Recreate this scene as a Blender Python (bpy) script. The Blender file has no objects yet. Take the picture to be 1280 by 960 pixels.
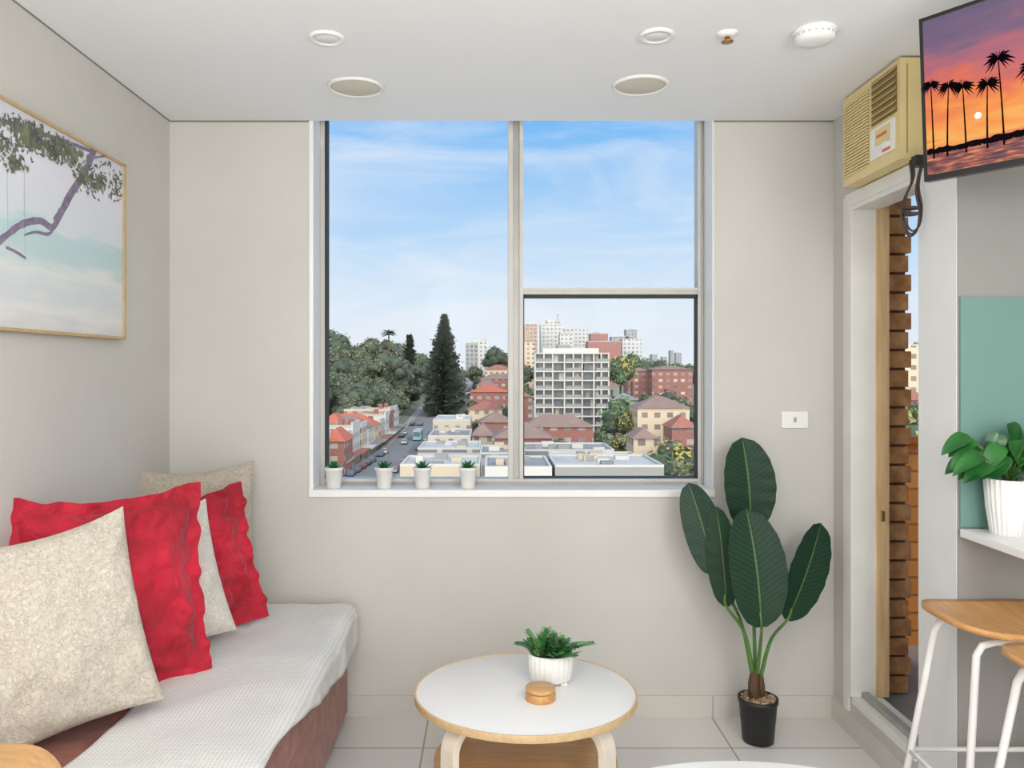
import bpy, math, random
from mathutils import Vector, Matrix, noise
random.seed(7)
R=random.random
def U(a,b): return a+(b-a)*R()
scene=bpy.context.scene
try:
    scene.view_settings.view_transform='Standard'
except Exception: pass

# ---------------------------------------------------------------- helpers
def lin(v):
    v/=255.0
    return v/12.92 if v<=0.04045 else ((v+0.055)/1.055)**2.4
def C(r,g,b): return (lin(r),lin(g),lin(b),1.0)
def P(px,py,d):            # survey measurement -> metres
    return Vector(((px-612)*d/1000.0, d, 1.43-(py-460)*d/1000.0))

MATS={}
def newmat(name):
    m=bpy.data.materials.new(name); m.use_nodes=True
    MATS[name]=m
    nt=m.node_tree
    return m,nt,nt.nodes['Principled BSDF']
def mat(name,col,rough=0.6,var=0.0,vscale=5.0,bump=0.0,bscale=50.0,col2=None,metal=0.0,bdist=0.01,spec=None,stretch=None,trans=0,detail=4.0,sheen=0,contrast=None):
    m,nt,b=newmat(name)
    b.inputs['Roughness'].default_value=rough
    b.inputs['Metallic'].default_value=metal
    if spec is not None: b.inputs['Specular IOR Level'].default_value=spec
    if sheen: b.inputs['Sheen Weight'].default_value=sheen
    tc=nt.nodes.new('ShaderNodeTexCoord')
    src=tc.outputs['Object']
    if stretch:
        mp=nt.nodes.new('ShaderNodeMapping'); mp.inputs['Scale'].default_value=stretch
        nt.links.new(src,mp.inputs['Vector']); src=mp.outputs['Vector']
    n=nt.nodes.new('ShaderNodeTexNoise'); n.inputs['Scale'].default_value=vscale; n.inputs['Detail'].default_value=detail
    nt.links.new(src,n.inputs['Vector'])
    r=nt.nodes.new('ShaderNodeValToRGB')
    c2=col2 if col2 else tuple([max(0,c*(1-var)) for c in col[:3]]+[1])
    lo,hi=contrast if contrast else (0.3,0.7)
    r.color_ramp.elements[0].position=lo; r.color_ramp.elements[1].position=hi
    r.color_ramp.elements[0].color=c2; r.color_ramp.elements[1].color=col
    nt.links.new(n.outputs['Fac'],r.inputs['Fac'])
    nt.links.new(r.outputs['Color'],b.inputs['Base Color'])
    if bump>0:
        n2=nt.nodes.new('ShaderNodeTexNoise'); n2.inputs['Scale'].default_value=bscale; n2.inputs['Detail'].default_value=3
        nt.links.new(src,n2.inputs['Vector'])
        bp=nt.nodes.new('ShaderNodeBump'); bp.inputs['Strength'].default_value=bump; bp.inputs['Distance'].default_value=bdist
        nt.links.new(n2.outputs['Fac'],bp.inputs['Height']); nt.links.new(bp.outputs['Normal'],b.inputs['Normal'])
    return m
def mathn(nt,op,a,b=None,clamp=False):
    n=nt.nodes.new('ShaderNodeMath'); n.operation=op; n.use_clamp=clamp
    for i,v in enumerate([a,b]):
        if v is None: continue
        if isinstance(v,(int,float)): n.inputs[i].default_value=v
        else: nt.links.new(v,n.inputs[i])
    return n.outputs[0]
def ramp(nt,fac,stops):
    r=nt.nodes.new('ShaderNodeValToRGB'); el=r.color_ramp.elements
    el[0].position=stops[0][0]; el[0].color=stops[0][1]
    el[1].position=stops[-1][0]; el[1].color=stops[-1][1]
    for p,c in stops[1:-1]:
        e=el.new(p); e.color=c
    nt.links.new(fac,r.inputs['Fac']); return r.outputs['Color']
def brickmat(name,c1,c2,mortar,w,h,ms,offset=0.5,scale=1.0,rough=0.7,shift=(0,0,0),mode='xz',bump=0.0,bias=0.0,smooth=0.0):
    m,nt,b=newmat(name); b.inputs['Roughness'].default_value=rough
    tc=nt.nodes.new('ShaderNodeTexCoord'); sp=nt.nodes.new('ShaderNodeSeparateXYZ'); nt.links.new(tc.outputs['Object'],sp.inputs[0])
    cb=nt.nodes.new('ShaderNodeCombineXYZ')
    if mode=='xz':
        nt.links.new(mathn(nt,'ADD',mathn(nt,'ADD',sp.outputs[0],sp.outputs[1]),-shift[0]),cb.inputs[0])
        nt.links.new(mathn(nt,'ADD',sp.outputs[2],-shift[1]),cb.inputs[1])
    else:
        nt.links.new(mathn(nt,'ADD',sp.outputs[0],-shift[0]),cb.inputs[0])
        nt.links.new(mathn(nt,'ADD',sp.outputs[1],-shift[1]),cb.inputs[1])
    br=nt.nodes.new('ShaderNodeTexBrick'); br.offset=offset; br.squash=1.0
    br.inputs['Scale'].default_value=scale; br.inputs['Brick Width'].default_value=w*scale
    br.inputs['Row Height'].default_value=h*scale; br.inputs['Mortar Size'].default_value=ms*scale
    br.inputs['Mortar Smooth'].default_value=smooth; br.inputs['Bias'].default_value=bias
    br.inputs['Color1'].default_value=c1; br.inputs['Color2'].default_value=c2; br.inputs['Mortar'].default_value=mortar
    nt.links.new(cb.outputs[0],br.inputs['Vector']); nt.links.new(br.outputs['Color'],b.inputs['Base Color'])
    return m

class MB:
    def __init__(s): s.v=[];s.f=[];s.m=[];s.s=[];s.uv=[];s.mats=[];s.M=Matrix.Identity(4)
    def mi(s,m):
        if m not in s.mats: s.mats.append(m)
        return s.mats.index(m)
    def add(s,vs,fs,m,smooth=False,uvs=None):
        o=len(s.v); M=s.M
        s.v+= [M@Vector(v) for v in vs]
        s.uv+= uvs if uvs else [(0,0)]*len(vs)
        k=s.mi(m)
        for f in fs: s.f.append([i+o for i in f]); s.m.append(k); s.s.append(smooth)
    def box(s,x0,x1,y0,y1,z0,z1,m):
        vs=[(x,y,z) for z in (z0,z1) for y in (y0,y1) for x in (x0,x1)]
        s.add(vs,[(0,2,3,1),(4,5,7,6),(0,1,5,4),(1,3,7,5),(3,2,6,7),(2,0,4,6)],m)
    def lathe(s,prof,c,m,n=32,smooth=True,rib=0,ribn=0,sx=1,sy=1,cap=True):
        vs=[];fs=[]
        for r,z in prof:
            for i in range(n):
                a=2*math.pi*i/n; rr=r*(1+(rib*math.cos(a*ribn) if ribn else 0))
                vs.append((c[0]+rr*math.cos(a)*sx,c[1]+rr*math.sin(a)*sy,c[2]+z))
        k=len(prof)
        for j in range(k-1):
            for i in range(n):
                fs.append((j*n+i,j*n+(i+1)%n,(j+1)*n+(i+1)%n,(j+1)*n+i))
        s.add(vs,fs,m,smooth)
        if not cap: return
        o=len(s.v)-k*n
        kk=s.mi(m)
        s.f.append([o+i for i in range(n)][::-1]); s.m.append(kk); s.s.append(False)
        s.f.append([o+(k-1)*n+i for i in range(n)]); s.m.append(kk); s.s.append(False)
    def tube(s,pts,r,m,n=8,flat=1.0,closed=False):
        pts=[Vector(p) for p in pts]; k=len(pts)
        rs=r if isinstance(r,(list,tuple)) else [r]*k
        vs=[];fs=[]; up=None
        for i,p in enumerate(pts):
            t=(pts[min(i+1,k-1)]-pts[max(i-1,0)]).normalized()
            if up is None:
                up=Vector((0,0,1)) if abs(t.z)<0.9 else Vector((0,1,0))
            a=(up-t*up.dot(t)).normalized(); up=a; b=t.cross(a)
            for j in range(n):
                th=2*math.pi*j/n
                vs.append(p+a*math.cos(th)*rs[i]+b*math.sin(th)*rs[i]*flat)
        for i in range(k-1):
            for j in range(n): fs.append((i*n+j,i*n+(j+1)%n,(i+1)*n+(j+1)%n,(i+1)*n+j))
        fs.append(list(range(n))[::-1]); fs.append([(k-1)*n+j for j in range(n)])
        s.add(vs,fs,m,True)
    def leaf(s,base,d,nrm,L,w,m,bend=0.2,fold=0.15,n=8,shape='ell',sm=4,sway=0.0):
        base=Vector(base); d=Vector(d).normalized(); nrm=Vector(nrm); nrm=(nrm-d*nrm.dot(d)).normalized(); sd=d.cross(nrm)
        vs=[];fs=[];uv=[]
        for i in range(n+1):
            t=i/n
            if shape=='banana': pr=1.62*(t+0.004)**0.42*(1-t)**0.5*(0.86+0.1*t)
            elif shape=='heart': pr=1.45*(t+0.02)**0.28*(1-t)**0.75
            elif shape=='point': pr=1.5*(t+0.08)**0.35*(1-t)**0.8
            else: pr=2*math.sqrt(max(0,t*(1-t)))
            for j in range(-sm,sm+1):
                q=j/sm
                p=base+d*L*t+sd*(q*w*0.5*pr+sway*L*math.sin(t*3))+nrm*(-bend*L*t*t+fold*abs(q)*w*0.5*pr+0.012*w*math.sin(t*40+q*3)*abs(q))
                vs.append(p); uv.append((0.5+0.5*q,t))
        W=2*sm+1
        for i in range(n):
            for j in range(W-1): fs.append((i*W+j,i*W+j+1,(i+1)*W+j+1,(i+1)*W+j))
        s.add(vs,fs,m,True,uv)
    def prism(s,poly,y0,y1,m):      # poly in x,z extruded along y
        n=len(poly)
        vs=[(x,y0,z) for x,z in poly]+[(x,y1,z) for x,z in poly]
        fs=[list(range(n)),[n+i for i in range(n)][::-1]]+[(i,i+n,(i+1)%n+n,(i+1)%n) for i in range(n)]
        s.add(vs,fs,m)
    def hip(s,x0,x1,y0,y1,z,h,m,e=0.5):
        x0-=e;x1+=e;y0-=e;y1+=e
        w=x1-x0;dp=y1-y0
        if w>dp: a=(x0+dp/2,(y0+y1)/2,z+h); b=(x1-dp/2,(y0+y1)/2,z+h)
        else: a=((x0+x1)/2,y0+w/2,z+h); b=((x0+x1)/2,y1-w/2,z+h)
        vs=[(x0,y0,z),(x1,y0,z),(x1,y1,z),(x0,y1,z),a,b]
        if w>dp: fs=[(0,1,5,4),(1,2,5),(2,3,4,5),(3,0,4),(3,2,1,0)]
        else: fs=[(0,1,4),(1,2,5,4),(2,3,5),(3,0,4,5),(3,2,1,0)]
        s.add(vs,fs,m)
    def obj(s,name,bevel=0,seg=2,loc=None,mw=None,subsurf=0,solid=0):
        me=bpy.data.meshes.new(name); me.from_pydata([tuple(v) for v in s.v],[],s.f); 
        for m in s.mats: me.materials.append(MATS[m])
        me.polygons.foreach_set('material_index',s.m); me.polygons.foreach_set('use_smooth',s.s)
        ul=me.uv_layers.new(name='UVMap')
        for l in me.loops: ul.data[l.index].uv=s.uv[l.vertex_index]
        me.validate(); me.update()
        o=bpy.data.objects.new(name,me); scene.collection.objects.link(o)
        if mw is not None: o.matrix_world=mw
        if solid:
            md=o.modifiers.new('solid','SOLIDIFY'); md.thickness=solid; md.offset=0
        if bevel:
            md=o.modifiers.new('bevel','BEVEL'); md.width=bevel; md.segments=seg; md.limit_method='ANGLE'; md.angle_limit=math.radians(40)
        return o

# ---------------------------------------------------------------- materials
mat('wall_paint',C(205,203,197),0.7,0.04,2.5,0.03,180,col2=C(199,196,189))
mat('wall_grey',C(148,146,142),0.7,0.05,2.5,0.03,180)
mat('ceiling_paint',C(238,239,240),0.8,0.01,2)
mat('white_gloss',C(240,239,236),0.35,0.03,6)
mat('white_paint',C(238,237,234),0.45,0.04,6)
mat('frame_grey',C(198,196,190),0.4,0.06,8)
mat('door_white',C(232,230,224),0.4,0.06,8)
mat('alu',C(172,170,164),0.4,0.12,12,metal=0.2)
mat('gasket',C(38,38,36),0.6,0.1,10)
mat('gapline',C(136,130,118),0.8,0.1,10)
mat('vent',C(196,196,192),0.8,0.1,10)
mat('skirt_tile',C(206,202,194),0.25,0.04,3)
brickmat('floor_tile',C(224,221,216),C(219,216,211),C(165,160,152),0.58,0.58,0.0035,offset=0,rough=0.14,shift=(0.33,0.11),mode='xy')
mat('teal',C(112,147,139),0.3,0.03,3)
mat('birch',C(214,170,116),0.42,0.18,6,stretch=(1,14,14),col2=C(196,148,94))
mat('birch_pale',C(220,190,146),0.45,0.12,6,stretch=(10,10,10),col2=C(204,172,126))
mat('birch_light',C(236,226,210),0.45,0.06,6,stretch=(1,10,10))
mat('oak_seat',C(214,164,104),0.35,0.2,5,stretch=(14,1.5,14),col2=C(188,134,76))
mat('timber_jamb',C(226,196,150),0.5,0.3,5,stretch=(10,10,0.8),col2=C(202,166,118))
mat('suede',C(156,92,72),0.9,0.2,14,0.25,120,col2=C(118,62,48),bdist=0.004,sheen=0.2)
mat('black_pot',C(34,34,35),0.5,0.1,10)
mat('black_plastic',C(22,22,24),0.35,0.1,10)
mat('cable',C(62,48,40),0.5,0.1,10)
mat('ac_cream',C(230,209,152),0.5,0.06,5)
mat('ac_dark',C(158,136,88),0.6,0.1,20)
mat('orange',C(222,110,50),0.5,0.1,10)
mat('ceramic',C(236,235,231),0.35,0.04,8)
mat('stem_green',C(92,142,62),0.5,0.2,20,col2=C(62,108,44))
mat('trunk_brown',C(98,74,50),0.8,0.3,60,0.4,80,stretch=(1,1,3))
mat('pebbles',C(200,175,135),0.8,0.5,90,0.8,90,col2=C(110,80,50))
mat('succulent',C(66,140,72),0.45,0.4,30,col2=C(30,88,48))
mat('succulent_light',C(130,176,106),0.45,0.3,30,col2=C(76,132,70))
mat('soil',C(60,46,34),0.9,0.3,60)
mat('pothos',C(52,120,50),0.3,0.45,14,col2=C(14,68,32))
mat('metal_white',C(236,235,232),0.3,0.02,5)
mat('gold_frame',C(196,166,116),0.35,0.15,30)
mat('brass',C(180,140,90),0.3,0.1,30,metal=0.8)
mat('speaker',C(216,211,196),0.8,0.06,300,0.3,400)
mat('art_branch',C(146,134,156),0.9,0.35,40,col2=C(112,100,124))
mat('art_leaf',C(126,134,106),0.9,0.5,30,col2=C(78,82,76))
mat('art_rope',C(186,186,194),0.9,0.1,10)
brickmat('balcony_brick',C(232,158,86),C(216,136,66),C(170,114,70),0.6,0.085,0.006,rough=0.8)
mat('brick_brown',C(228,174,120),0.9,0.4,18,0.3,60,col2=C(184,126,82))
mat('mortar',C(120,96,74),0.9,0.2,20)
mat('balcony_floor',C(160,150,140),0.8,0.15,6)
# boucle
def boucle(name,c1,c2,sc=110):
    m,nt,b=newmat(name); b.inputs['Roughness'].default_value=0.95
    tc=nt.nodes.new('ShaderNodeTexCoord')
    n=nt.nodes.new('ShaderNodeTexNoise'); n.inputs['Scale'].default_value=sc; n.inputs['Detail'].default_value=4; n.inputs['Roughness'].default_value=0.7; n.inputs['Distortion'].default_value=1.2
    nt.links.new(tc.outputs['Object'],n.inputs['Vector'])
    nt.links.new(ramp(nt,n.outputs['Fac'],[(0.32,c2),(0.6,c1)]),b.inputs['Base Color'])
    bp=nt.nodes.new('ShaderNodeBump'); bp.inputs['Strength'].default_value=0.9; bp.inputs['Distance'].default_value=0.006
    nt.links.new(n.outputs['Fac'],bp.inputs['Height']); nt.links.new(bp.outputs['Normal'],b.inputs['Normal'])
boucle('boucle_cream',C(224,216,202),C(186,174,156),105)
boucle('boucle_beige',C(204,194,178),C(164,152,134),105)
boucle('boucle_white',C(234,229,220),C(204,196,182),105)
# red velvet
m,nt,b=newmat('red_velvet'); b.inputs['Roughness'].default_value=0.75; b.inputs['Sheen Weight'].default_value=0.1
tc=nt.nodes.new('ShaderNodeTexCoord'); n=nt.nodes.new('ShaderNodeTexNoise'); n.inputs['Scale'].default_value=7; n.inputs['Detail'].default_value=5
nt.links.new(tc.outputs['Object'],n.inputs['Vector'])
nt.links.new(ramp(nt,n.outputs['Fac'],[(0.3,C(146,8,30)),(0.7,C(204,24,54))]),b.inputs['Base Color'])
n2=nt.nodes.new('ShaderNodeTexNoise'); n2.inputs['Scale'].default_value=10; n2.inputs['Detail'].default_value=3; n2.inputs['Distortion'].default_value=1.5
nt.links.new(tc.outputs['Object'],n2.inputs['Vector'])
bp=nt.nodes.new('ShaderNodeBump'); bp.inputs['Strength'].default_value=0.7; bp.inputs['Distance'].default_value=0.03
nt.links.new(n2.outputs['Fac'],bp.inputs['Height']); nt.links.new(bp.outputs['Normal'],b.inputs['Normal'])
# waffle throw
m,nt,b=newmat('waffle'); b.inputs['Roughness'].default_value=0.9
tc=nt.nodes.new('ShaderNodeTexCoord'); sp=nt.nodes.new('ShaderNodeSeparateXYZ'); nt.links.new(tc.outputs['Object'],sp.inputs[0])
k=2*math.pi/0.011
sx=mathn(nt,'SINE',mathn(nt,'MULTIPLY',sp.outputs[0],k)); sy=mathn(nt,'SINE',mathn(nt,'MULTIPLY',mathn(nt,'ADD',sp.outputs[1],sp.outputs[2]),k))
h=mathn(nt,'MAXIMUM',sx,sy)
nt.links.new(ramp(nt,mathn(nt,'MULTIPLY',mathn(nt,'ADD',h,1.0),0.5),[(0.2,C(208,206,200)),(0.9,C(228,227,223))]),b.inputs['Base Color'])
bp=nt.nodes.new('ShaderNodeBump'); bp.inputs['Strength'].default_value=0.4; bp.inputs['Distance'].default_value=0.002
nt.links.new(h,bp.inputs['Height']); nt.links.new(bp.outputs['Normal'],b.inputs['Normal'])
# banana leaf
m,nt,b=newmat('banana_leaf'); b.inputs['Roughness'].default_value=0.5; b.inputs['Specular IOR Level'].default_value=0.3
tc=nt.nodes.new('ShaderNodeTexCoord'); sp=nt.nodes.new('ShaderNodeSeparateXYZ'); nt.links.new(tc.outputs['UV'],sp.inputs[0])
au=mathn(nt,'ABSOLUTE',mathn(nt,'SUBTRACT',sp.outputs[0],0.5))
vein=mathn(nt,'SINE',mathn(nt,'MULTIPLY',mathn(nt,'SUBTRACT',sp.outputs[1],mathn(nt,'MULTIPLY',au,0.3)),130.0))
c1=ramp(nt,mathn(nt,'MULTIPLY',mathn(nt,'ADD',vein,1.0),0.5),[(0.0,C(24,50,33)),(1.0,C(33,63,41))])
mixn=nt.nodes.new('ShaderNodeMix'); mixn.data_type='RGBA'
nt.links.new(mathn(nt,'LESS_THAN',au,0.016),mixn.inputs['Factor']); nt.links.new(c1,mixn.inputs['A']); mixn.inputs['B'].default_value=C(86,114,68)
nt.links.new(mixn.outputs['Result'],b.inputs['Base Color'])
# glass
m=bpy.data.materials.new('glass'); m.use_nodes=True; MATS['glass']=m; nt=m.node_tree; nt.nodes.clear()
o=nt.nodes.new('ShaderNodeOutputMaterial'); t=nt.nodes.new('ShaderNodeBsdfTransparent'); g=nt.nodes.new('ShaderNodeBsdfGlossy'); g.inputs['Roughness'].default_value=0.02
mx=nt.nodes.new('ShaderNodeMixShader'); mx.inputs[0].default_value=0.001
nt.links.new(t.outputs[0],mx.inputs[1]); nt.links.new(g.outputs[0],mx.inputs[2]); nt.links.new(mx.outputs[0],o.inputs[0])
# tv screen
m,nt,b=newmat('tv_sunset'); b.inputs['Roughness'].default_value=0.3; b.inputs['Base Color'].default_value=(0.01,0.01,0.01,1)
tc=nt.nodes.new('ShaderNodeTexCoord'); sp=nt.nodes.new('ShaderNodeSeparateXYZ'); nt.links.new(tc.outputs['Object'],sp.inputs[0])
n=nt.nodes.new('ShaderNodeTexNoise'); n.inputs['Scale'].default_value=11; n.inputs['Detail'].default_value=7; n.inputs['Distortion'].default_value=0.8
mp=nt.nodes.new('ShaderNodeMapping'); mp.inputs['Scale'].default_value=(0.6,1,2.2); nt.links.new(tc.outputs['Object'],mp.inputs[0]); nt.links.new(mp.outputs[0],n.inputs['Vector'])
zz=mathn(nt,'ADD',mathn(nt,'MULTIPLY',sp.outputs[2],1/0.43),mathn(nt,'MULTIPLY',mathn(nt,'SUBTRACT',n.outputs['Fac'],0.5),0.5))
sky=ramp(nt,zz,[(0.0,C(200,90,60)),(0.17,C(240,120,60)),(0.24,C(255,180,84)),(0.36,C(255,150,60)),(0.5,C(232,106,70)),(0.64,C(190,98,112)),(0.8,C(122,90,124)),(1.0,C(100,84,118))])
n3=nt.nodes.new('ShaderNodeTexNoise'); n3.inputs['Scale'].default_value=40; mp2=nt.nodes.new('ShaderNodeMapping'); mp2.inputs['Scale'].default_value=(0.5,1,4); nt.links.new(tc.outputs['Object'],mp2.inputs[0]); nt.links.new(mp2.outputs[0],n3.inputs['Vector'])
sea=ramp(nt,n3.outputs['Fac'],[(0.35,C(60,38,56)),(0.52,C(150,72,70)),(0.68,C(235,145,90))])
mixn=nt.nodes.new('ShaderNodeMix'); mixn.data_type='RGBA'
nt.links.new(mathn(nt,'LESS_THAN',sp.outputs[2],0.072),mixn.inputs['Factor']); nt.links.new(sky,mixn.inputs['A']); nt.links.new(sea,mixn.inputs['B'])
nt.links.new(mixn.outputs['Result'],b.inputs['Emission Color']); b.inputs['Emission Strength'].default_value=0.9
m,nt,b=newmat('tv_sun'); b.inputs['Emission Color'].default_value=C(255,225,140); b.inputs['Emission Strength'].default_value=1.1
mat('tv_black',C(14,10,14),0.9,0.1,10,spec=0.0)
# artwork canvas
m,nt,b=newmat('art_canvas'); b.inputs['Roughness'].default_value=0.5
tc=nt.nodes.new('ShaderNodeTexCoord'); sp=nt.nodes.new('ShaderNodeSeparateXYZ'); nt.links.new(tc.outputs['Object'],sp.inputs[0])
n=nt.nodes.new('ShaderNodeTexNoise'); n.inputs['Scale'].default_value=8; n.inputs['Detail'].default_value=7
mp=nt.nodes.new('ShaderNodeMapping'); mp.inputs['Scale'].default_value=(0.6,1,3.5); nt.links.new(tc.outputs['Object'],mp.inputs[0]); nt.links.new(mp.outputs[0],n.inputs['Vector'])
zz=mathn(nt,'ADD',mathn(nt,'MULTIPLY',sp.outputs[2],1/0.62),mathn(nt,'MULTIPLY',mathn(nt,'SUBTRACT',n.outputs['Fac'],0.5),0.26))
nt.links.new(ramp(nt,zz,[(0.0,C(206,206,206)),(0.1,C(224,222,218)),(0.2,C(208,214,216)),(0.3,C(222,224,222)),(0.38,C(190,212,212)),(0.48,C(186,212,214)),(0.53,C(214,220,226)),(0.8,C(222,221,230)),(1,C(206,206,216))]),b.inputs['Base Color'])

# ---------------------------------------------------------------- room
WB=3.29; XL=-1.316; XR=1.415; ZC=2.447; YB=-3.2; XK=3.2
wx0=P(390,0,WB).x; wx1=P(892,0,WB).x; sill=0.93; WT=2.62
b=MB(); b.box(XL-0.15,XK,YB,WB,-0.1,0,'floor_tile'); b.obj('floor')
b=MB(); b.box(XL-0.15,XK,YB,WB,ZC,ZC+0.14,'ceiling_paint'); b.obj('ceiling')
b=MB(); b.box(XL-0.15,XL,YB,WB+0.2,-0.1,2.8,'wall_paint'); b.obj('wall_left')
b=MB()
b.box(XL,wx0,WB,WB+0.2,-0.1,2.8,'wall_paint'); b.box(wx1,1.49,WB,WB+0.2,-0.1,2.8,'wall_paint')
b.box(wx0,wx1,WB,WB+0.2,-0.1,sill-0.03,'wall_paint'); b.box(wx0,wx1,WB,WB+0.2,WT,2.8,'wall_paint')
b.obj('wall_back')
# right side wall with balcony door opening
dy0,dy1=2.64,3.10; dz0,dz1=0.16,2.06
b=MB()
b.box(XR,XR+0.075,dy1,WB,0,ZC,'wall_paint'); b.box(XR,XR+0.1,2.425,dy0,0,ZC,'white_paint')
b.box(XR,XR+0.075,dy0,dy1,dz1,ZC,'wall_paint'); b.box(XR,XR+0.075,dy0,dy1,0,dz0-0.03,'skirt_tile')
b.obj('wall_right')
b=MB(); b.box(XR+0.002,XK,2.42,2.54,0,ZC,'wall_grey'); b.obj('wall_kitchen')
b=MB(); b.box(XK,XK+0.12,YB,2.54,0,ZC,'wall_grey'); b.obj('wall_far_right')
# trims
b=MB(); b.box(XL,1.415,WB-0.012,WB,0,0.085,'skirt_tile')
for x in (0.915,-0.25,0.33,-0.83): b.box(x-0.0015,x+0.0015,WB-0.0125,WB-0.011,0,0.085,'gapline')
b.obj('baseboard_back')
b=MB(); b.box(XR-0.014,XR,2.42,WB-0.012,0,0.085,'skirt_tile'); b.obj('baseboard_right')
b=MB(); b.box(XR,XK,2.408,2.42,0,0.085,'skirt_tile'); b.obj('baseboard_kitchen')
b=MB(); b.box(XL,wx0,WB-0.003,WB,ZC-0.006,ZC,'gapline'); b.box(wx1,XR-0.003,WB-0.003,WB,ZC-0.006,ZC,'gapline'); b.box(XL,XL+0.003,YB,WB,ZC-0.004,ZC,'gapline'); b.obj('shadow_line_ceiling')  # dark-coloured strips paint the shadow gap where walls meet ceiling
b=MB() # reveals + sill
b.box(wx0-0.0,wx0+0.006,WB-0.004,3.42,sill,WT,'white_gloss'); b.box(wx1-0.006,wx1,WB-0.004,3.42,sill,WT,'white_gloss')
b.box(wx0-0.012,wx0+0.001,WB-0.006,WB,sill-0.03,ZC,'white_gloss')
b.box(wx0-0.012,wx1+0.004,WB-0.012,3.49,sill-0.03,sill,'white_gloss'); b.obj('trim_window_sill',bevel=0.003)

# window
b=MB(); Y0,Y1=3.42,3.48
def wx(px): return (px-612)*0.00345
def wz(py): return 1.43-(py-460)*0.00345
gz=wz(597)
b.box(wx0+0.006,wx(409),Y0,Y1,sill,WT,'frame_grey'); b.box(wx(870),wx1-0.006,Y0,Y1,sill,WT,'frame_grey')
b.box(wx(409),wx(870),Y0,Y1,sill,gz-0.012,'alu'); b.box(wx(409),wx(870),Y0,Y1,WT-0.03,WT,'frame_grey')
b.box(wx(409),wx(870),Y0-0.012,Y1,gz-0.012,gz,'frame_grey')
b.box(wx(408),wx(411),Y0-0.004,Y1-0.02,gz,WT,'gasket')
b.box(wx(635),wx(641),Y0-0.015,Y1,gz,WT,'frame_grey'); b.box(wx(641),wx(649),Y0,Y1,gz,WT,'alu'); b.box(wx(649),wx(653.5),Y0-0.015,Y1,gz,WT,'frame_grey')
b.box(wx(653),wx(870),Y0-0.01,Y1,wz(369),wz(361),'alu'); b.box(wx(653),wx(870),Y0-0.012,Y0,wz(363),wz(361),'frame_grey')
b.box(wx(653),wx(870),Y0,Y1-0.02,wz(373),wz(369),'gasket')
b.box(wx(653),wx(655),Y0,Y1-0.02,gz,wz(369),'gasket'); b.box(wx(868),wx(870),Y0,Y1-0.02,gz,wz(369),'gasket')
b.box(wx(874),wx(876),Y0-0.006,Y0,sill,WT,'alu')
b.box(wx(653),wx(870),Y0+0.01,Y1,gz,gz+0.004,'gasket')
b.box(wx(411),wx(635),3.452,3.456,gz,WT,'glass'); b.box(wx(653),wx(868),3.452,3.456,gz,wz(371),'glass'); b.box(wx(653),wx(868),3.462,3.466,wz(361),WT,'glass')
# latch on left frame
b.box(wx(393),wx(398),3.40,3.42,wz(545),wz(512),'white_gloss'); b.tube([P(395,516,3.39),P(394,530,3.37),P(395,541,3.39)],0.006,'white_gloss'); b.obj('window_1')

# balcony door frame
b=MB()
b.box(XR-0.02,XR+0.085,dy1-0.012,dy1+0.03,dz0,dz1+0.04,'door_white')
b.box(XR-0.012,XR+0.0,dy1+0.032,dy1+0.075,0.085,dz1+0.04,'door_white')
b.box(XR-0.023,XR+0.001,dy0-0.01,dy1+0.033,dz1-0.002,dz1+0.046,'door_white')
b.box(XR-0.012,XR+0.1,dy0,dy1,dz0-0.03,dz0,'door_white')
b.box(XR+0.02,XR+0.05,dy0,dy1,dz0,dz0+0.02,'alu')
b.box(XR-0.017,XR+0.087,dy0+0.001,dy1-0.001,dz1-0.02,dz1-0.001,'door_white')
b.box(XR+0.075,XR+0.125,dy1-0.02,dy1+0.10,dz0+0.001,dz1,'timber_jamb')
b.box(XR+0.09,XR+0.104,dy1-0.027,dy1-0.019,0.84,0.88,'brass')
b.obj('door_1',bevel=0.002)
# balcony
b=MB(); b.box(1.49,3.4,2.54,3.95,-0.1,0.10,'balcony_floor'); b.obj('balcony_floor')
b=MB(); b.box(1.71,3.4,3.84,3.95,0.10,1.07,'balcony_brick'); b.box(1.70,3.4,3.82,3.97,1.07,1.10,'balcony_brick'); b.box(3.28,3.4,2.54,3.84,0.1,1.07,'balcony_brick'); b.obj('balcony_parapet')
b=MB(); z=0.1; i=0
b.box(1.545,1.70,3.27,3.60,0.10,2.75,'mortar')
while z<2.7:
    e=0.012 if i%2 else 0.0
    b.box(1.548,1.705+e,3.255,3.42,z+0.005,z+0.072,'brick_brown'); b.box(1.548,1.705+e,3.43,3.605,z+0.005,z+0.072,'brick_brown')
    z+=0.078;i+=1
b.obj('brick_pier',bevel=0.003)

# light switch
b=MB(); p0=P(976,535,WB);p1=P(1009,514,WB)
b.box(p0.x,p1.x,WB-0.010,WB,p0.z,p1.z,'white_gloss'); cx=(p0.x+p1.x)/2; cz=(p0.z+p1.z)/2
b.box(cx-0.006,cx+0.006,WB-0.015,WB-0.01,cz-0.01,cz+0.01,'alu'); b.obj('light_switch',bevel=0.002)

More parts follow.
